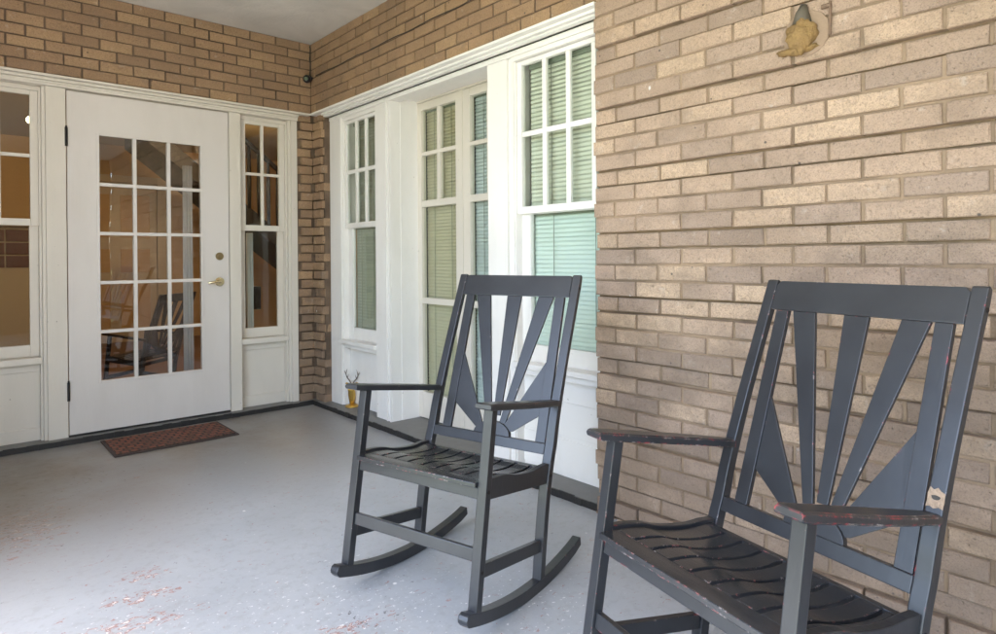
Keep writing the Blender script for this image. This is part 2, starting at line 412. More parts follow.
# ---- trim of the window wall (faces -x)
trim('window_surround', [
    (.066, .16, -2.70, -.121, 2.103, 2.1245),
    (.082, .16, -2.70, -.121, 2.075, 2.1025),
    (.086, .20, -.285, -.121, .031, 2.0745),             # left casing
    (.088, .29, -.946, -.757, .031, 2.0745),             # pilaster between window and recessed door
    (.078, .0875, -.905, -.895, .031, 2.0745),
    (.078, .0875, -.944, -.934, .031, 2.0745),
    (.088, .29, -2.045, -1.895, .031, 2.0745),           # pilaster right of the recessed door
    (.102, .20, -2.070, -2.0455, .031, 2.0745),
    (.094, .20, -2.088, -2.0705, .031, 2.0745),
    (.100, .20, -.757, -.285, 2.050, 2.0745),
    (.090, .20, -2.70, -2.088, 2.052, 2.0745),
    (.16, .34, -1.90, -.94, 2.095, 2.12),                # soffit of recess
    (.16, .30, -.950, -.9465, .031, 2.10),
], W, house)
trim('crown_moulding', [(-.014, .10, -2.70, -.004, 2.1256, 2.1400), (.016, .10, -2.70, -.121, 2.112, 2.1252), (.036, .10, -2.70, -.121, 2.103, 2.1115)], W, house, .004)

def sash_x(name, parent, s0, s1, z0, z1, cols, rows, face, th, stile, mull, glass, mat, axis='x', rail_top=None, rail_bot=None):
    """glazed frame; axis 'x' faces -y at y=face ; axis 'y' faces -x at x=face. s = coordinate along the wall"""
    def bx(mb, a, b, d0, d1, c, d):
        if axis == 'x': mb.box(a, b, d0, d1, c, d)
        else: mb.box(d0, d1, a, b, c, d)
    rt_ = rail_top or stile; rb_ = rail_bot or stile
    mb = MB()
    bx(mb, s0, s0+stile, face, face+th, z0, z1); bx(mb, s1-stile, s1, face, face+th, z0, z1)
    bx(mb, s0+stile+.0003, s1-stile-.0003, face+.0012, face+th-.001, z1-rt_, z1); bx(mb, s0+stile+.0003, s1-stile-.0003, face+.0012, face+th-.001, z0, z0+rb_)
    gi0, gi1, gz0, gz1 = s0+stile, s1-stile, z0+rb_, z1-rt_
    for i in range(1, cols):
        c = gi0+(gi1-gi0)*i/cols; bx(mb, c-mull/2, c+mull/2, face+.004, face+th-.004, gz0, gz1)
    zr = rows if isinstance(rows, (list, tuple)) else [gz0+(gz1-gz0)*i/rows for i in range(1, rows)]
    for z in zr: bx(mb, gi0, gi1, face+.0055, face+th-.0055, z-mull/2, z+mull/2)
    fr = mb.build(name, mat, parent, .0025)
    mb = MB(); bx(mb, gi0-.004, gi1+.004, face+th*.5, face+th*.5+.003, gz0-.004, gz1+.004)
    mb.build('glass_pane', glass, fr)
    return fr
def blind(parent, s0, s1, z0, z1, depth, mat, pitch=.0215, tilt=72, cords=(.3, .75), axis='y'):
    mb = MB(); n = int((z1-z0)/pitch); hw = .0125
    for i in range(n):
        z = z1-.03-i*pitch
        if z < z0: break
        tt = R(tilt + random.uniform(-4, 4)); dx, dz = hw*math.cos(tt), hw*math.sin(tt); sag = random.uniform(-.001, .001)
        P = []
        segs = 5
        prof = [(-1, 0), (0, .0028), (1, 0)]
        b = len(mb.v)
        for k in range(segs+1):
            s = s0+(s1-s0)*k/segs; zz = z + sag*math.sin(k*1.3)
            for (u, h) in prof:
                # outer edge low, inner edge high
                mb.v.append((depth + u*dx - h*math.sin(tt), s, zz + u*dz + h*math.cos(tt)))
        for k in range(segs):
            for q in range(2):
                a = b+k*3+q; mb.f.append((a, a+1, a+4, a+3))
    if axis == 'x': mb.v = [(y, x, z) for x, y, z in mb.v]
    bl = mb.build('blind', mat, parent)
    mb = MB()
    for c in cords:
        s = s0+(s1-s0)*c; p = [(depth-.016, s, z0), (depth-.016, s, z1)]
        mb.tube(p, .0016, 5)
    mb.box(depth-.015, depth+.012, s0, s1, z1-.022, z1)
    mb.build('blind_cord', M['cord'], parent)
    return bl

# ---- french door
door = box('door', -1.493, -.577, .066, .1035, .046, 2.0755, M['door_white'], house, 0)
bpy.data.objects.remove(door)
mb = MB(); gx0, gx1, gz0, gz1 = -1.337, -.752, .340, 1.832
mb.box(-1.496, gx0, .060, .100, .042, 2.0735); mb.box(gx1, -.5745, .060, .100, .042, 2.0735)
mb.box(gx0, gx1, .0603, .0997, gz1, 2.0735); mb.box(gx0, gx1, .0603, .0997, .042, gz0)
door = mb.build('door', M['door_white'], house)
# bead round the glass and glazing bars
mb = MB()
mb.box(gx0-.012, gx0+.004, .054, .0595, gz0-.012, gz1+.012); mb.box(gx1-.004, gx1+.012, .054, .0595, gz0-.012, gz1+.012)
mb.box(gx0+.0045, gx1-.0045, .0545, .0595, gz1-.004, gz1+.012); mb.box(gx0+.0045, gx1-.0045, .0545, .0595, gz0-.012, gz0+.004)
for i in (1, 2): c = gx0+(gx1-gx0)*i/3; mb.box(c-.010, c+.010, .0585, .092, gz0, gz1)
for i in range(1, 5): z = gz0+(gz1-gz0)*i/5; mb.box(gx0, gx1, .060, .0905, z-.010, z+.010)
mb.build('glazing_bars', M['door_white'], door, .003)
MB().box(gx0, gx1, .074, .078, gz0, gz1).build('glass_pane', M['door_glass'], door)
def disc(mb, c, r, y0, y1, n=24):
    mb.prism([(c[0]+r*math.cos(2*math.pi*k/n), c[1]+r*math.sin(2*math.pi*k/n)) for k in range(n)], lambda p, q, d: (p, d, q), y0, y1)
mb = MB(); disc(mb, (-.640, .922), .030, .050, .0598); disc(mb, (-.640, .922), .013, .020, .0502)
mb.tube([(-.636, .016, .923), (-.655, .013, .925), (-.685, .014, .922), (-.712, .018, .918), (-.725, .022, .917)], [.011, .012, .0095, .0085, .006], 10)
mb.build('handle', M['brass'], door, .0015, True)
mb = MB(); disc(mb, (-.638, 1.095), .026, .052, .0597); disc(mb, (-.638, 1.095), .013, .046, .0522)
mb.build('lock', M['old_brass'], door, .0015)
for z in (1.80, .300):
    mb = MB(); mb.tube([(-1.500, .050, z-.055), (-1.500, .050, z+.055)], .0075, 8); mb.box(-1.512, -1.4965, .052, .0597, z-.05, z+.05)
    mb.tube([(-1.500, .050, z+.055), (-1.500, .050, z+.064)], .005, 8)
    mb.build('hinge', M['black_iron'], door)
box('threshold', -1.50, -.572, .052, .14, .0308, .0405, M['ledge_black'], house, .003)

# ---- windows on the door wall
def porch_window_x(x0, x1, cols, parent):
    """double-hung window between x0 and x1 above a panelled apron"""
    mb = MB()
    mb.box(x0-.0, x1, .095, .16, 2.055, 2.081); mb.box(x0, x0+.012, .085, .16, .03, 2.0545); mb.box(x1-.012, x1, .085, .16, .03, 2.0545)
    mb.box(x0+.0125, x1-.0125, .125, .155, .0305, .468)         # apron panel
    mb.box(x0+.0125, x1-.0125, .112, .1248, .0305, .105); mb.box(x0+.0125, x1-.0125, .112, .1248, .43, .468)
    fr = mb.build('window', WO, parent, .003)
    mb = MB(); mb.box(x0+.004, x1-.004, .066, .15, .478, .515); mb.box(x0+.010, x1-.010, .092, .124, .4695, .4775); mb.build('sill', WO, fr, .004)
    sash_x('upper_sash', fr, x0+.0125, x1-.0125, 1.275, 2.0545, cols, [1.678], .100, .030, .038, .020, M['glass'], WO, 'x', .026, .040)
    sash_x('lower_sash', fr, x0+.0125, x1-.0125, .516, 1.312, 1, 1, .1315, .024, .042, .02, M['glass'], WO, 'x', .036, .068)
    return fr
porch_window_x(-.494, -.1505, 2, house)
porch_window_x(-2.15, -1.6185, 3, house)

# ---- windows on the long wall
def window_y(y0, y1, cols, parent, glass_u, glass_l, mat_u, mat_l, vpan, z_sill=.50, zu=2.049):
    mb = MB()
    mb.box(.100, .20, y0, y0+.008, .03, zu); mb.box(.100, .20, y1-.008, y1, .03, zu)
    mb.box(.150, .19, y0+.0085, y1-.0085, .0305, z_sill-.04)
    if vpan:
        for z in vpan: mb.box(.144, .1498, y0+.0085, y1-.0085, z, z+.16)
    fr = mb.build('window', W, parent, .003)
    mb = MB(); mb.box(.070, .19, y0-.0, y1, z_sill-.028, z_sill); mb.box(.094, .149, y0+.012, y1-.012, z_sill-.06, z_sill-.0285); mb.build('sill', W, fr, .005)
    sash_x('upper_sash', fr, y0+.0085, y1-.0085, 1.288, zu, cols, [1.684], .112, .026, .030, .026, glass_u, W, 'y', .022, .036)
    sash_x('lower_sash', fr, y0+.0085, y1-.0085, z_sill, 1.320, 1, 1, .1395, .026, .062, .02, glass_l, W, 'y', .034, .085)
    blind(fr, y0+.035, y1-.035, 1.33, zu-.01, .185, mat_u)
    blind(fr, y0+.055, y1-.055, z_sill+.07, 1.30, .186, mat_l)
    return fr
window_y(-.757, -.285, 3, house, M['glass'], M['glass'], M['blind_grey'], M['blind_grey'], [.05])
window_y(-2.78, -2.088, 4, house, M['glass_green'], M['glass_green'], M['blind_sage'], M['blind_mint'], [.05, .225], .555)

# ---- recessed double door
dd = empty('double_door', (0, 0, 0)); dd.parent = house
mb = MB(); mb.box(.285, .34, -.946, -.932, .03, 2.0945); mb.box(.285, .34, -1.9, -1.888, .03, 2.0945); mb.box(.287, .34, -1.888, -.932, 2.082, 2.0945)
mb.build('frame', WO, dd, .003)
def leaf(y0, y1, stl, str_, bm_, name='door_leaf'):
    mb = MB(); X0, X1 = .292, .330; z0, z1 = .036, 2.080
    ya, yb = y0+stl, y1-str_
    mb.box(X0, X1, y0, ya, z0, z1); mb.box(X0, X1, yb, y1, z0, z1)
    for a, b in ((2.030, z1), (1.403, 1.445), (.778, .816), (z0, .205)): mb.box(X0+.001, X1-.001, ya, yb, a, b)
    mb.box(X0+.003, X1-.003, ya, yb, 1.735, 1.760)
    c = (ya+yb)/2; mb.box(X0+.004, X1-.004, c-.016, c+.016, 1.445, 2.030)
    lf = mb.build(name, WO, dd, .003)
    MB().box(.311, .314, ya, yb, .20, 2.035).build('glass_pane', M['glass'], lf)
    blind(lf, ya-.02, yb+.02, .19, 2.05, .355, bm_)
    return lf
l1 = leaf(-1.410, -.934, .054, .059, M['blind_olive'])
l2 = leaf(-1.886, -1.4125, .058, .080, M['blind_blue'])
MB().box(.286, .2915, -1.43, -1.398, .036, 2.08).build('astragal', WO, l1, .002)
for z in (1.40, .20): MB().box(.283, .2915, -.941, -.925, z, z+.07).build('hinge', M['old_brass'], l1)

# ---- rooms behind the glass
mb = MB()
mb.box(-3.6, 2.6, 5.0, 5.1, -.3, 3.2); mb.box(-3.7, -3.6, .17, 5.0, -.3, 3.2); mb.box(2.6, 2.7, .17, 5.0, -.3, 3.2)
mb.box(-3.6, -3.2, .16, .3, -.3, 3.2); mb.box(.5, 2.6, .17, .3, -.3, 3.2)
struct(mb.build('interior_wall', M['in_wall']))
struct(box('interior_floor', -3.6, 2.6, .301, 5.0, -.1, .02, M['in_floor'], None, 0))
struct(box('interior_ceiling', -3.6, 2.6, .301, 5.0, 2.56, 2.64, M['in_ceiling'], None, 0))
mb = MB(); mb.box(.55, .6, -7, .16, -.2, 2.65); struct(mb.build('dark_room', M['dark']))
# inner panelled door on the far wall
ind = empty('interior_door', (-.35, 4.98, .02)); tag(ind, 'ochre panelled inner door seen through the glass of the white door', 'interior door')
mb = MB(); mb.box(-.48, .48, -.03, .0, 0, 2.05)
mb.build('panel_door', M['in_trim'], ind, .004)
mb = MB()
for a, b in ((.15, .75), (.9, 1.2), (1.35, 1.9)):
    for s in (-1, 1): mb.box(s*.06, s*.40, -.042, -.031, a, b)
mb.build('raised_panel', M['in_wall'], ind, .006)
mb = MB(); mb.box(-.60, -.49, -.05, 0, 0, 2.15); mb.box(.49, .60, -.05, 0, 0, 2.15); mb.box(-.49, .49, -.05, 0, 2.06, 2.15); mb.build('casing', M['in_trim'], ind, .005)
# staircase
st = empty('staircase', (0, 3.2, 0)); tag(st, 'dark wooden staircase with balusters seen through the narrow window right of the door', 'staircase')
def stair_z(x): return 2.62-(x-.55)*.80
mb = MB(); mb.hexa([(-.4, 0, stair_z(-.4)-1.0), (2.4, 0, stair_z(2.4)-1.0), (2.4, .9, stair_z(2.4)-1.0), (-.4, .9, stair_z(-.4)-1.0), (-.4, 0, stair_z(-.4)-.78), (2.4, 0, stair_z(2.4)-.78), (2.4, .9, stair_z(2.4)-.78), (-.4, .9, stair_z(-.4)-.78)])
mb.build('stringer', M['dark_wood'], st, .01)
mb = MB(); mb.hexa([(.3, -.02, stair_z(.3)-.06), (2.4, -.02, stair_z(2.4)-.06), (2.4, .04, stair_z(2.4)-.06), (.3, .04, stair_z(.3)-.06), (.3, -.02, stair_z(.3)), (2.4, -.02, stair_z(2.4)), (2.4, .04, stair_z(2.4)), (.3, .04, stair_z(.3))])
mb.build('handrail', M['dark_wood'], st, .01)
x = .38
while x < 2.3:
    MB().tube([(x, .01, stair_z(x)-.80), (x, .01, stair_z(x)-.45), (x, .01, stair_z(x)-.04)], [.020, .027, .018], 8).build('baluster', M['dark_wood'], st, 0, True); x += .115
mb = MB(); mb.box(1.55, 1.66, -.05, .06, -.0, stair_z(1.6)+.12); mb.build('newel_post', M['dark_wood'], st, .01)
# glowing pendant lamp
pl = empty('pendant_lamp', (-1.54, 1.5, 2.56)); tag(pl, 'small lit glass pendant lamp hanging inside behind the left window', 'lamp')
mb = MB(); mb.tube([(0, 0, 0), (0, 0, -.38)], .005, 6); mb.tube([(0, 0, -.36), (0, 0, -.40)], [.012, .014], 12); mb.build('stem', M['old_brass'], pl)
t = NT('lit lamp glass'); t.b.inputs['Emission Color'].default_value = (1, .72, .38, 1); t.b.inputs['Emission Strength'].default_value = 2.0
mb = MB(); mb.tube([(0, 0, -.402), (0, 0, -.415), (0, 0, -.43), (0, 0, -.445), (0, 0, -.452)], [.012, .022, .024, .016, .004], 16); mb.build('lamp_shade', t.m, pl, 0, True)
ld_ = bpy.data.lights.new('hall_fill_light', 'POINT'); ld_.energy = 8; ld_.color = (1, .70, .38); ld_.shadow_soft_size = .25
lo_ = bpy.data.objects.new('hall_fill_light', ld_); col.objects.link(lo_); lo_.location = (.0, 2.0, 2.25)  # fill light added apart from the pendant, nearer the stairs
# sideboard with tiled front seen low through the left window
sb = empty('fireplace', (-2.2, 4.75, .02)); tag(sb, 'dark red tiled fireplace seen through the window left of the door', 'fireplace')
mb = MB(); mb.box(-.9, 1.0, -.0, .22, 0, 1.45); mb.build('surround', M['in_trim'], sb, .01)
mb = MB()
for i in range(8):
    for j in range(3): mb.box(-.85+i*.225, -.85+i*.225+.21, -.02, -.001, .98+j*.15, .98+j*.15+.135)
mb.build('tiles', M['red_tile'], sb, .004)
box('mantel', -.98, 1.08, -.10, .22, 1.452, 1.51, M['in_trim'], sb, .008)

# ---- far end and pier of the porch behind the camera (they show in the glass); the unseen pier is sized to shade the door wall
mb = MB(); bricks('x', 1, OPEN_X, .0, range(0, 42), -.02, .205, 0, -7.0, lambda r: -.05, .0085, mb, .002)
mb.v = [(x, -14.0-y, z) for x, y, z in mb.v]
ew = empty('porch_end_wall', (0, 0, 0)); tag(ew, 'brick wall closing the far end of the porch', 'wall')
mb.build('brickwork', M['brick_brown'], ew); box('mortar', OPEN_X, .0, -7.4, -7.065, -.2, 2.66, M['mortar_brown'], ew, 0)
pier = empty('shade_pier', (0, 0, 0)); tag(pier, 'unseen brick pier beside the door wall, sized to shade it', 'pier')
mb = MB(); bricks('y', 1, -1.75, .3, range(0, 42), -.02, .205, 0, 0, lambda r: 0, .0085, mb, .002)
mb.v = [(OPEN_X-.02-x, y, z) for x, y, z in mb.v]; mb.build('brickwork', M['brick_brown'], pier)
box('core', OPEN_X-.32, OPEN_X-.03, -1.75, .3, -.55, 2.651, M['mortar_brown'], pier, 0)

# ------------------------------------------------------------------ small things on the walls and floor
mat_o = empty('door_mat', (-1.03, -.262, 0), 0); tag(mat_o, 'worn red brown woven door mat lying before the white door', 'door mat')
t = NT('woven mat'); br = t.n('ShaderNodeTexBrick'); t.l(t.mapping((1, 1, 1)), br.inputs['Vector'])
br.inputs['Color1'].default_value = (.26, .07, .04, 1); br.inputs['Color2'].default_value = (.11, .04, .028, 1); br.inputs['Mortar'].default_value = (.02, .014, .012, 1)
br.inputs['Scale'].default_value = 11; br.inputs['Mortar Size'].default_value = .07; br.inputs['Row Height'].default_value = .5
n = t.noise(60, 6, .75); t.col(t.mix(t.ramp(n, [(.4, .0), (.7, .7)]), br.outputs['Color'], (.24, .13, .08))).rough(.95); t.bump(n, .9, .01)
mb = MB(); mb.box(-.315, .315, -.185, .185, .006, .013); mb.build('pile', t.m, mat_o, .003)
mb = MB(); mb.box(-.332, .332, -.203, .203, .001, .0085); mb.build('border', plain('mat border', (.055, .035, .028), .8, 0, .5), mat_o, .003)

def ball(mb, c, r, n=16, m=10, sq=(1, 1, 1), f=None):
    b = len(mb.v)
    for i in range(m+1):
        th = math.pi*i/m
        for k in range(n):
            ph = 2*math.pi*k/n; d = Vector((math.sin(th)*math.cos(ph), math.sin(th)*math.sin(ph), math.cos(th)))
            s = f(d) if f else 1
            mb.v.append((c[0]+r*sq[0]*d.x*s, c[1]+r*sq[1]*d.y*s, c[2]+r*sq[2]*d.z*s))
    for i in range(m):
        for k in range(n): mb.f.append((b+i*n+k, b+(i+1)*n+k, b+(i+1)*n+(k+1) % n, b+i*n+(k+1) % n))
# little round camera in the corner
cm = empty('security_camera', (-.052, -.052, 2.378)); tag(cm, 'small black round camera fixed in the brick corner under the ceiling', 'camera')
mb = MB(); ball(mb, (0, 0, 0), .030); mb.build('housing', M['black_plastic'], cm, 0, True)
mb = MB(); mb.tube([(-.018, -.024, -.006), (-.024, -.034, -.009)], [.016, .014], 14); mb.build('lens', M['lens'], cm)
mb = MB(); mb.tube([(.0, .0, .01), (.035, .035, .02)], .012, 8); mb.tube([(.03, .03, .02), (.048, .048, .02)], .02, 10); mb.build('bracket', M['black_plastic'], cm)
# cable along a mortar joint
pts = [(-.006, -.10-i*.12, 2.398+.004*math.sin(i*1.7)+.002*math.sin(i*3.1)) for i in range(22)]
tag(MB().tube(pts, .0035, 6).build('wall_cable', M['cable'], None, 0, True), 'thin dark cable running along the brick above the white window trim', 'cable')
tag(MB().tube([(-.008-.003*math.sin(i), -.010-.003*math.cos(i*2.1), 2.40+i*.018) for i in range(14)], .004, 6).build('corner_cable', M['cable'], None, 0, True), 'short black cable rising in the brick corner from the small camera', 'cable')

# foam-plugged lamp outlet
fm = empty('wall_outlet', (0, -3.555, 1.775)); tag(fm, 'old round lamp outlet plugged with a lump of yellow foam on the brick wall', 'lamp outlet')
def lump(d): return 1 + .10*math.sin(5*d.x+3*d.z) + .10*math.sin(7*d.y+2) + .08*math.sin(11*d.z+4*d.y) + .05*math.sin(17*d.y-9*d.z)
t = NT('yellow foam'); n = t.noise(30, 6, .7); t.col(t.mix(n, (.38, .24, .08), (.20, .12, .055))).rough(.8); t.bump(n, 1.0, .015)
mb = MB(); ball(mb, (-.030, .0, -.012), .048, 22, 16, (.7, .88, 1.05), lump); ball(mb, (-.020, .018, -.052), .040, 18, 12, (.6, 1.5, .38), lump); mb.build('foam_plug', t.m, fm, 0, True)
mb = MB(); mb.tube([(-.020, .0, .030), (-.028, -.003, .060), (-.022, -.006, .085)], [.030, .020, .010], 12); mb.build('metal_cap', M['grey_metal'], fm, 0, True)
def diskx(mb, y, z, r, x0, x1, n=30): mb.prism([(y+r*math.cos(2*math.pi*k/n)*(1+.03*math.sin(3*k)), z+r*math.sin(2*math.pi*k/n)) for k in range(n)], lambda p, q, d: (d, p, q), x0, x1)
t = NT('old mortar patch'); n = t.noise(40, 7, .7); t.col(t.mix(n, (.33, .23, .155), (.24, .17, .115))).rough(.9); t.bump(n, .6, .006)
mb = MB(); diskx(mb, -.010, -.005, .072, -.0195, -.0); mb.build('backing_patch', t.m, fm, .003)
mb = MB(); mb.tube([(-.024, -.085, .075), (-.026, -.085, -.03)], .004, 6); mb.tube([(-.024, -.060, .062), (-.024, -.088, .062)], .007, 6); mb.build('mounting_strap', M['rust'], fm)

# golden deer on the ledge
dr = empty('deer_figurine', (.115, -.375, .0302), 0); tag(dr, 'small golden deer bust with dark antlers on the ledge below the far window', 'figurine')
mb = MB(); n = 20
mb.tube([(0, 0, 0), (0, 0, .006), (0, 0, .010), (0, 0, .020)], [.050, .050, .042, .018], 20)
mb.tube([(0, 0, .018), (0, 0, .05), (-.004, -.004, .09), (-.010, -.010, .12), (-.018, -.018, .145)], [.016, .022, .026, .022, .016], 14)
mb.tube([(-.006, -.006, .150), (-.022, -.022, .148), (-.042, -.042, .136), (-.054, -.054, .130)], [.018, .019, .011, .008], 12)
for s in (-1, 1): mb.tube([(-.004+s*.012, -.004-s*.012, .158), (-.002+s*.026, -.002-s*.026, .164), (s*.034, -s*.034, .162)], [.005, .007, .002], 8)
mb.build('bust', M['gold'], dr, 0, True)
for s in (-1, 1):
    mb = MB()
    def ap(a, z): return (a*s*.35, -a*s, z)
    mb.tube([ap(.008, .160), ap(.020, .180), ap(.042, .200), ap(.052, .222), ap(.048, .245), ap(.040, .262)], [.004, .004, .0036, .003, .0026, .0012], 7)
    mb.tube([ap(.040, .198), ap(.034, .212), ap(.030, .226)], [.003, .0024, .001], 6)
    mb.tube([ap(.052, .225), ap(.062, .238), ap(.066, .250)], [.003, .0022, .001], 6)
    mb.build('antler', M['antler'], dr, 0, True)

# ------------------------------------------------------------------ rocking chairs (local: u across, v towards the back, z up)
WF, LW, LD = .2673, .0304, .0265
WB, PW, PD = .2694, .0325, .0200
ZA, AT = .6446, .0190; ZAR = .6396
ZS = .4216
PTS = [(.060, .354), (.197, .352), (.33, .354), (.43, .364), (.495, .376), (.577, .3865), (.70, .411), (.85, .4440), (1.0768, .4970)]
def pv(z):
    for (a, va), (b, vb) in zip(PTS, PTS[1:]):
        if z <= b: return va+(z-a)/(b-a)*(vb-va)
    return PTS[-1][1]+(z-PTS[-1][0])*.233
def rb(v): return .040-.1653*v+.451*v*v            # rocker underside
def smoothpoly(P, n=6):     # Catmull-Rom through PTS for a soft bend
    out = []
    for i in range(len(P)-1):
        p0 = P[max(i-1, 0)]; p1 = P[i]; p2 = P[i+1]; p3 = P[min(i+2, len(P)-1)]
        for k in range(n):
            t_ = k/n
            out.append(tuple(.5*((2*b)+(-a+c)*t_+(2*a-5*b+4*c-d)*t_*t_+(-a+3*b-3*c+d)*t_**3) for a, b, c, d in zip(p0, p1, p2, p3)))
    return out+[P[-1]]
BACK = lambda z: .379+(z-.50)*(.479-.379)/(.9966-.50)     # plane of the slats
shift = lambda z: .016*(1.0-z)/.5
def seat_z(v):
    if v < .03: return ZS-.0035*((.03-v)/.041)**2
    s_ = (v-.03)/.315
    return ZS + .0045*math.sin(min(s_/.42, 1)*math.pi) - .0065*math.sin(max(0, min((s_-.30)/.62, 1))*math.pi) + .006*max(0, s_-.8)/.2
uvz = lambda p, q, d: (d, p, q)        # polygon in (v,z), depth along u
def build_chair(name, label, mat, sag, chips):
    c = empty(name, (0, 0, 0)); tag(c, label, 'rocking chair', 'rocking chairs on the porch')
    def fin(mb, nm, mt=mat, par=c, bev=.0025): return mb.build(nm, mt, par, bev)
    for s in (-1, 1):
        u0, u1 = sorted((s*WF, s*(WF-LW)))
        # rocker
        vs = [-.030+i*(.655)/26 for i in range(27)]
        top = [(v, rb(v)+.036) for v in vs]; bot = [(v, rb(v)) for v in vs]
        nose = [(-.041, rb(-.03)+.010), (-.044, rb(-.03)+.020), (-.040, rb(-.03)+.031)]
        tail_t = (.632, rb(.625)+.040); top[-1] = tail_t; bot[-1] = (.640, rb(.640)+.006)
        poly = bot+top[::-1]+nose[::-1]
        rk = fin(MB().prism(poly, uvz, u0-.001, u1+.001), 'rocker')
        # front leg
        lg = fin(MB().prism([(0, rb(0)+.034), (LD, rb(LD)+.034), (LD, ZA-AT-.0005), (0, ZA-AT-.0005)], uvz, u0, u1), 'leg')
        # back post, bent, one piece from rocker to crest
        P = smoothpoly([(z, v) for z, v in PTS], 5)
        front = [(v, z) for z, v in P]
        back = [(v+PD+(.008 if z < .5 else .008*max(0, (.75-z)/.25)), z+.001) for z, v in P]
        front = [(v, max(z, rb(v)+.034)) for v, z in front]; back = [(v, max(z, rb(v)+.034)) for v, z in back]
        back[-1] = (back[-1][0]-.004, back[-1][1]-.003); front.append((front[-1][0]+.006, front[-1][1]+.004))
        q0, q1 = sorted((s*WB, s*(WB-PW)))
        po = fin(MB().prism(front+back[::-1], uvz, q0, q1), 'back_post', bev=.004)
        for par, v_, z_, uo_ in ((lg, .013, .395, s*WF), (lg, .013, .178, s*WF), (po, pv(1.03)+.010, 1.03, s*WB), (po, pv(.40)+.012, .398, s*WB)):
            mb = MB(); mb.prism([(v_+.0055*math.cos(k*.628), z_+.0055*math.sin(k*.628)) for k in range(10)], uvz, uo_-s*.004, uo_+s*.0012); mb.build('bolt', M['black_iron'], par)
        # arm: flat board, rounded nose, slightly tapering to the post
        zr = ZAR-(sag if s > 0 else 0)
        va = pv(zr)+.004
        mb = MB(); prof = [(-.0405, 0), (va, 0)]
        ui, uo = s*.2367, s*.2905
        def arm_u(v, outer):
            t_ = max(0, (v-.16)/(va-.16)); return (uo+(s*WB-uo)*t_**1.5) if outer else ui
        secs = [(-.0445, .55), (-.043, .78), (-.038, .95), (-.028, 1.0), (.02, 1.0), (.10, 1.0), (.2, 1.0), (.3, 1.0), (va, 1.0)]
        b0 = len(mb.v)
        for v, k in secs:
            zc = ZA-AT/2+(zr-ZA)*(v+.04)/(va+.04); h = AT/2*k; r = .004
            a_, o_ = arm_u(v, False), arm_u(v, True)
            sg = 1 if o_ > a_ else -1
            mb.v += [(a_, v, zc-h), (o_-sg*.003, v, zc-h), (o_, v, zc-h+r*.8), (o_, v, zc+h-r), (o_-sg*r, v, zc+h), (a_+sg*r, v, zc+h), (a_, v, zc+h-r)]
        for i in range(len(secs)-1):
            for k in range(7): mb.f.append((b0+i*7+k, b0+i*7+(k+1) % 7, b0+(i+1)*7+(k+1) % 7, b0+(i+1)*7+k))
        mb.f += [tuple(b0+k for k in range(6, -1, -1)), tuple(b0+7*(len(secs)-1)+k for k in range(7))]
        ar = fin(mb, 'armrest', mat if not chips else M['chair_arm'], bev=0)
        # side seat rail following the seat
        w0, w1 = sorted((s*(WF-.004), s*(WF-.024)))
        vs = [LD+.0005+i*(pv(.42)-LD-.001)/16 for i in range(17)]
        fin(MB().prism([(v, .372) for v in vs]+[(v, seat_z(v)+.007) for v in vs[::-1]], uvz, w0, w1), 'seat_rail')
        # side stretcher
        fin(MB().box(s*(WF-.006), s*(WF-.024), LD+.0005, .3515, .158, .196), 'side_stretcher')
    ui_ = WF-LW-.0005
    # seat: front strip, rear strip, curved slats between slots
    mb = MB(); TH = .013
    def slab(u0, u1, vl):
        b = len(mb.v)
        for v in vl:
            z = seat_z(v); mb.v.extend([(u0, v, z-TH), (u1, v, z-TH), (u1, v, z), (u0, v, z)])
        for i in range(len(vl)-1):
            for k in range(4): mb.f.append((b+i*4+k, b+i*4+(k+1) % 4, b+(i+1)*4+(k+1) % 4, b+(i+1)*4+k))
        mb.f.extend([(b, b+1, b+2, b+3), tuple(b+4*(len(vl)-1)+k for k in (3, 2, 1, 0))])
    SW = .2330
    slab(-ui_, ui_, [-.013, -.011, -.004, .006, .018, .030, .040]); slab(-SW-.008, SW+.008, [.331, .338, .348])
    slots = [-.176+.0563*i for i in range(8)]
    eds = [-SW-.004]+slots+[SW+.010]
    vl = [.0402+i*(.3308-.0402)/22 for i in range(23)]
    for i in range(len(eds)-1):
        a = eds[i]+(.0055 if i else 0); b_ = eds[i+1]-(.0055 if i < len(eds)-2 else .006)
        slab(a, b_, vl)
    fin(mb, 'seat', M['chair_seat'] if mat.name.startswith('charcoal') else mat, bev=.0018)
    fin(MB().box(-ui_, ui_, .006, .024, .3707, ZS-TH-.006), 'apron')
    fin(MB().box(-ui_, ui_, .008, .024, .2006, .2370), 'front_stretcher')
    fin(MB().box(-ui_, ui_, pv(.40)+.002, pv(.40)+.018, .375, ZS-.014), 'rear_apron')
    # crest rail and lower rail
    wi = WB-PW-.0004
    def rail(z0, z1, th, nm, off=.001, corner=0):
        f = lambda p, q, d: (p, BACK(q)*0+pvb(q)+d, q)
        pvb = pv
        poly = [(-wi, z0), (wi, z0), (wi, z1-corner), (wi-corner, z1), (-wi+corner, z1), (-wi, z1-corner)] if corner else [(-wi, z0), (wi, z0), (wi, z1), (-wi, z1)]
        return fin(MB().prism(poly, f, off, off+th), nm)
    rail(.9966, 1.0768, .018, 'crest_rail', .001, .010)
    rail(.4597, .4951, .018, 'lower_rail')
    F_ = lambda p, q, d: (p, BACK(q)+d, q)
    # stiles
    for s in (-1, 1):
        p = [(s*.1995-.0185+shift(.495), .4955), (s*.1995+.0185+shift(.495), .4955), (s*.1995+.0185, .9962), (s*.1995-.0185, .9962)]
        fin(MB().prism(p, F_, .0005, .0135), 'back_stile', bev=.0015)
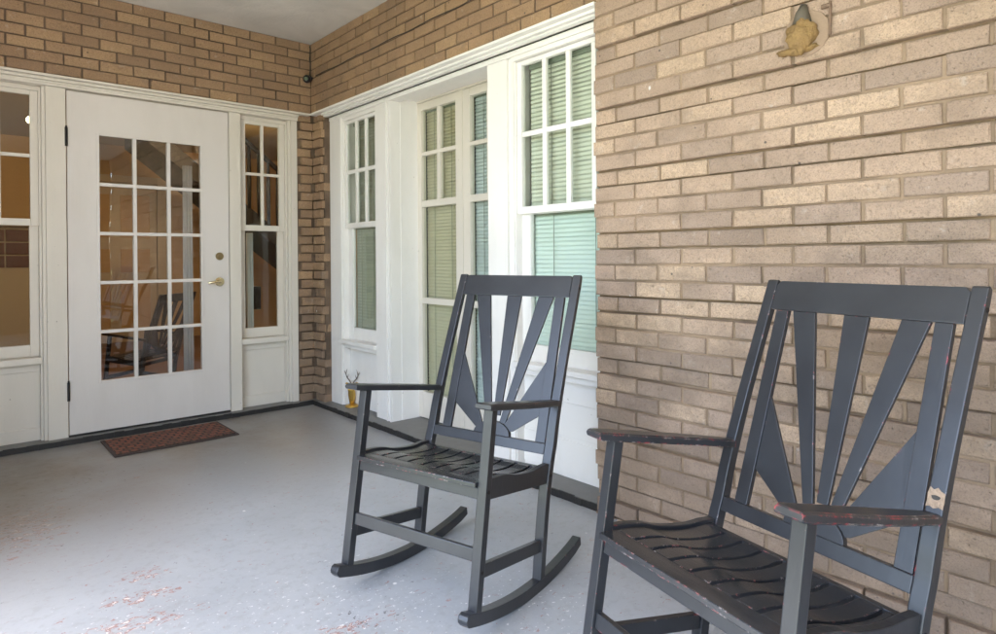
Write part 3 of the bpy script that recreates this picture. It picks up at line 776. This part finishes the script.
    # three rays
    for tc, bc, bz, tw, bw in ((-.137, -.006, .535, .032, .0125), (.004, .0235, .560, .031, .0135), (.141, .052, .535, .031, .0125)):
        fin(MB().prism([(bc-bw, bz), (bc+bw, bz), (tc+tw, .9962), (tc-tw, .9962)], F_, .003, .0125), 'back_slat', bev=.0015)
    for P_ in ([(-.181+shift(.77), .769), (-.181+shift(.58), .585), (-.060, .513), (-.032, .505), (-.036, .535)], [(.181+shift(.77), .766), (.181+shift(.58), .579), (.100, .514), (.068, .506), (.060, .530)]):
        fin(MB().prism(P_, F_, .0045, .0115), 'fan_panel', bev=.001)
    hub = [(.018+.075*math.cos(math.pi*k/16), .4956+.046*math.sin(math.pi*k/16)) for k in range(17)]
    fin(MB().prism(hub, F_, -.003, .0125), 'hub', bev=.0012)
    return c
def pose(c, x, y, yaw, tilt):
    z = -min((rb(v)*math.cos(tilt)-v*math.sin(tilt)) for v in [i*.01 for i in range(64)])
    U = Vector((math.cos(yaw), math.sin(yaw), 0)); V0 = Vector((-math.sin(yaw), math.cos(yaw), 0)); Z0 = Vector((0, 0, 1))
    V = V0*math.cos(tilt)-Z0*math.sin(tilt); Zl = V0*math.sin(tilt)+Z0*math.cos(tilt)
    mm = Matrix((U, V, Zl)).transposed().to_4x4(); mm.translation = (x, y, z)
    c.matrix_world = mm
ca = build_chair('rocking_chair', 'charcoal wooden rocking chair standing farther off, before the white windows', M['chair_a'], 0, False)
pose(ca, -1.0560, -2.8206, -1.3128, .1583)
cb = build_chair('rocking_chair', 'nearest charcoal rocking chair, before the brick wall, with red chips on its arms', M['chair_b'], .020, True)
pose(cb, -1.0490, -3.6965, -1.8099, .1640)
# broken joint above the sagging arm of the near chair
post = [o for o in cb.children if o.name.startswith('back_post')][1]
mb = MB(); z_ = .650
def jag(s_): return random.uniform(-s_, s_)
pr = [(.2375, z_-.021), (.2455, z_-.019), (.2520, z_-.022), (.2610, z_-.018), (.2685, z_-.020), (.2690, z_-.006), (.2680, z_+.010), (.2600, z_+.013), (.2540, z_+.018), (.2470, z_+.013), (.2400, z_+.017), (.2372, z_+.004), (.2384, z_-.009)]
mb.prism(pr, lambda p, q, d: (p, pv(q)+d, q), -.0012, .004)
mb.build('broken_patch', M['bare_wood'], post)
mb = MB(); mb.prism([(.2530+.0085*math.cos(k*.63)*(1+.2*math.sin(k*2)), z_-.001+.0045*math.sin(k*.63)) for k in range(10)], lambda p, q, d: (p, pv(q)+d, q), -.0018, .003)
mb.build('joint_hole', M['dark'], post)

# ------------------------------------------------------------------ things inside the hall
def reflection_cloth(x, y, z0, z1, wd, label):  # pale cloth added in place of the white pilaster's reflection in the glass
    mb = MB(); n = 28; b = 0
    for i in range(n+1):
        xx = -wd/2+wd*i/n; yy = .022*math.sin(i*1.35)+.008*math.sin(i*.6)
        mb.v += [(xx, yy, 0), (xx*.93, yy*.8, z1-z0)]
    for i in range(n): mb.f.append((2*i, 2*i+2, 2*i+3, 2*i+1))
    o = mb.build('reflection_cloth', M['reflection_cloth'], None, 0, True); o.location = (x, y, z0)
    sm = o.modifiers.new('thick', 'SOLIDIFY'); sm.thickness = .004
    tag(o, label, 'reflection_cloth')
reflection_cloth(-.716, .5, .03, 1.75, .06, 'pale blue cloth standing in for a reflection in the right panes of the door')
reflection_cloth(-.325, .36, .03, 1.27, .04, 'narrow pale blue cloth standing in for a reflection in the slim window right of the door')
ic = build_chair('rocking_chair', 'black rocking chair standing inside, seen through the lower panes of the door', M['black_plastic'], 0, False)
pose(ic, -.98, 1.35, R(-140), .12); ic.scale = (.80, .80, .80)
hs = empty('plant_stand', (-.05, 1.15, .02)); tag(hs, 'tall dark stand with crossed legs inside behind the slim window', 'stand')
mb = MB(); mb.tube([(-.10, 0, 0), (.03, 0, .42)], .009, 8); mb.tube([(.10, 0, 0), (-.03, 0, .42)], .009, 8); mb.build('crossed_legs', M['dark_wood'], hs)
mb = MB(); mb.tube([(0, 0, .40), (0, 0, .62), (0, 0, .9), (0, 0, 1.25)], [.03, .045, .022, .03], 12); mb.build('post', M['dark_wood'], hs, 0, True)
mb = MB(); mb.box(-.09, .09, -.06, .06, .62, .82); mb.build('shelf', M['dark_wood'], hs, .005)
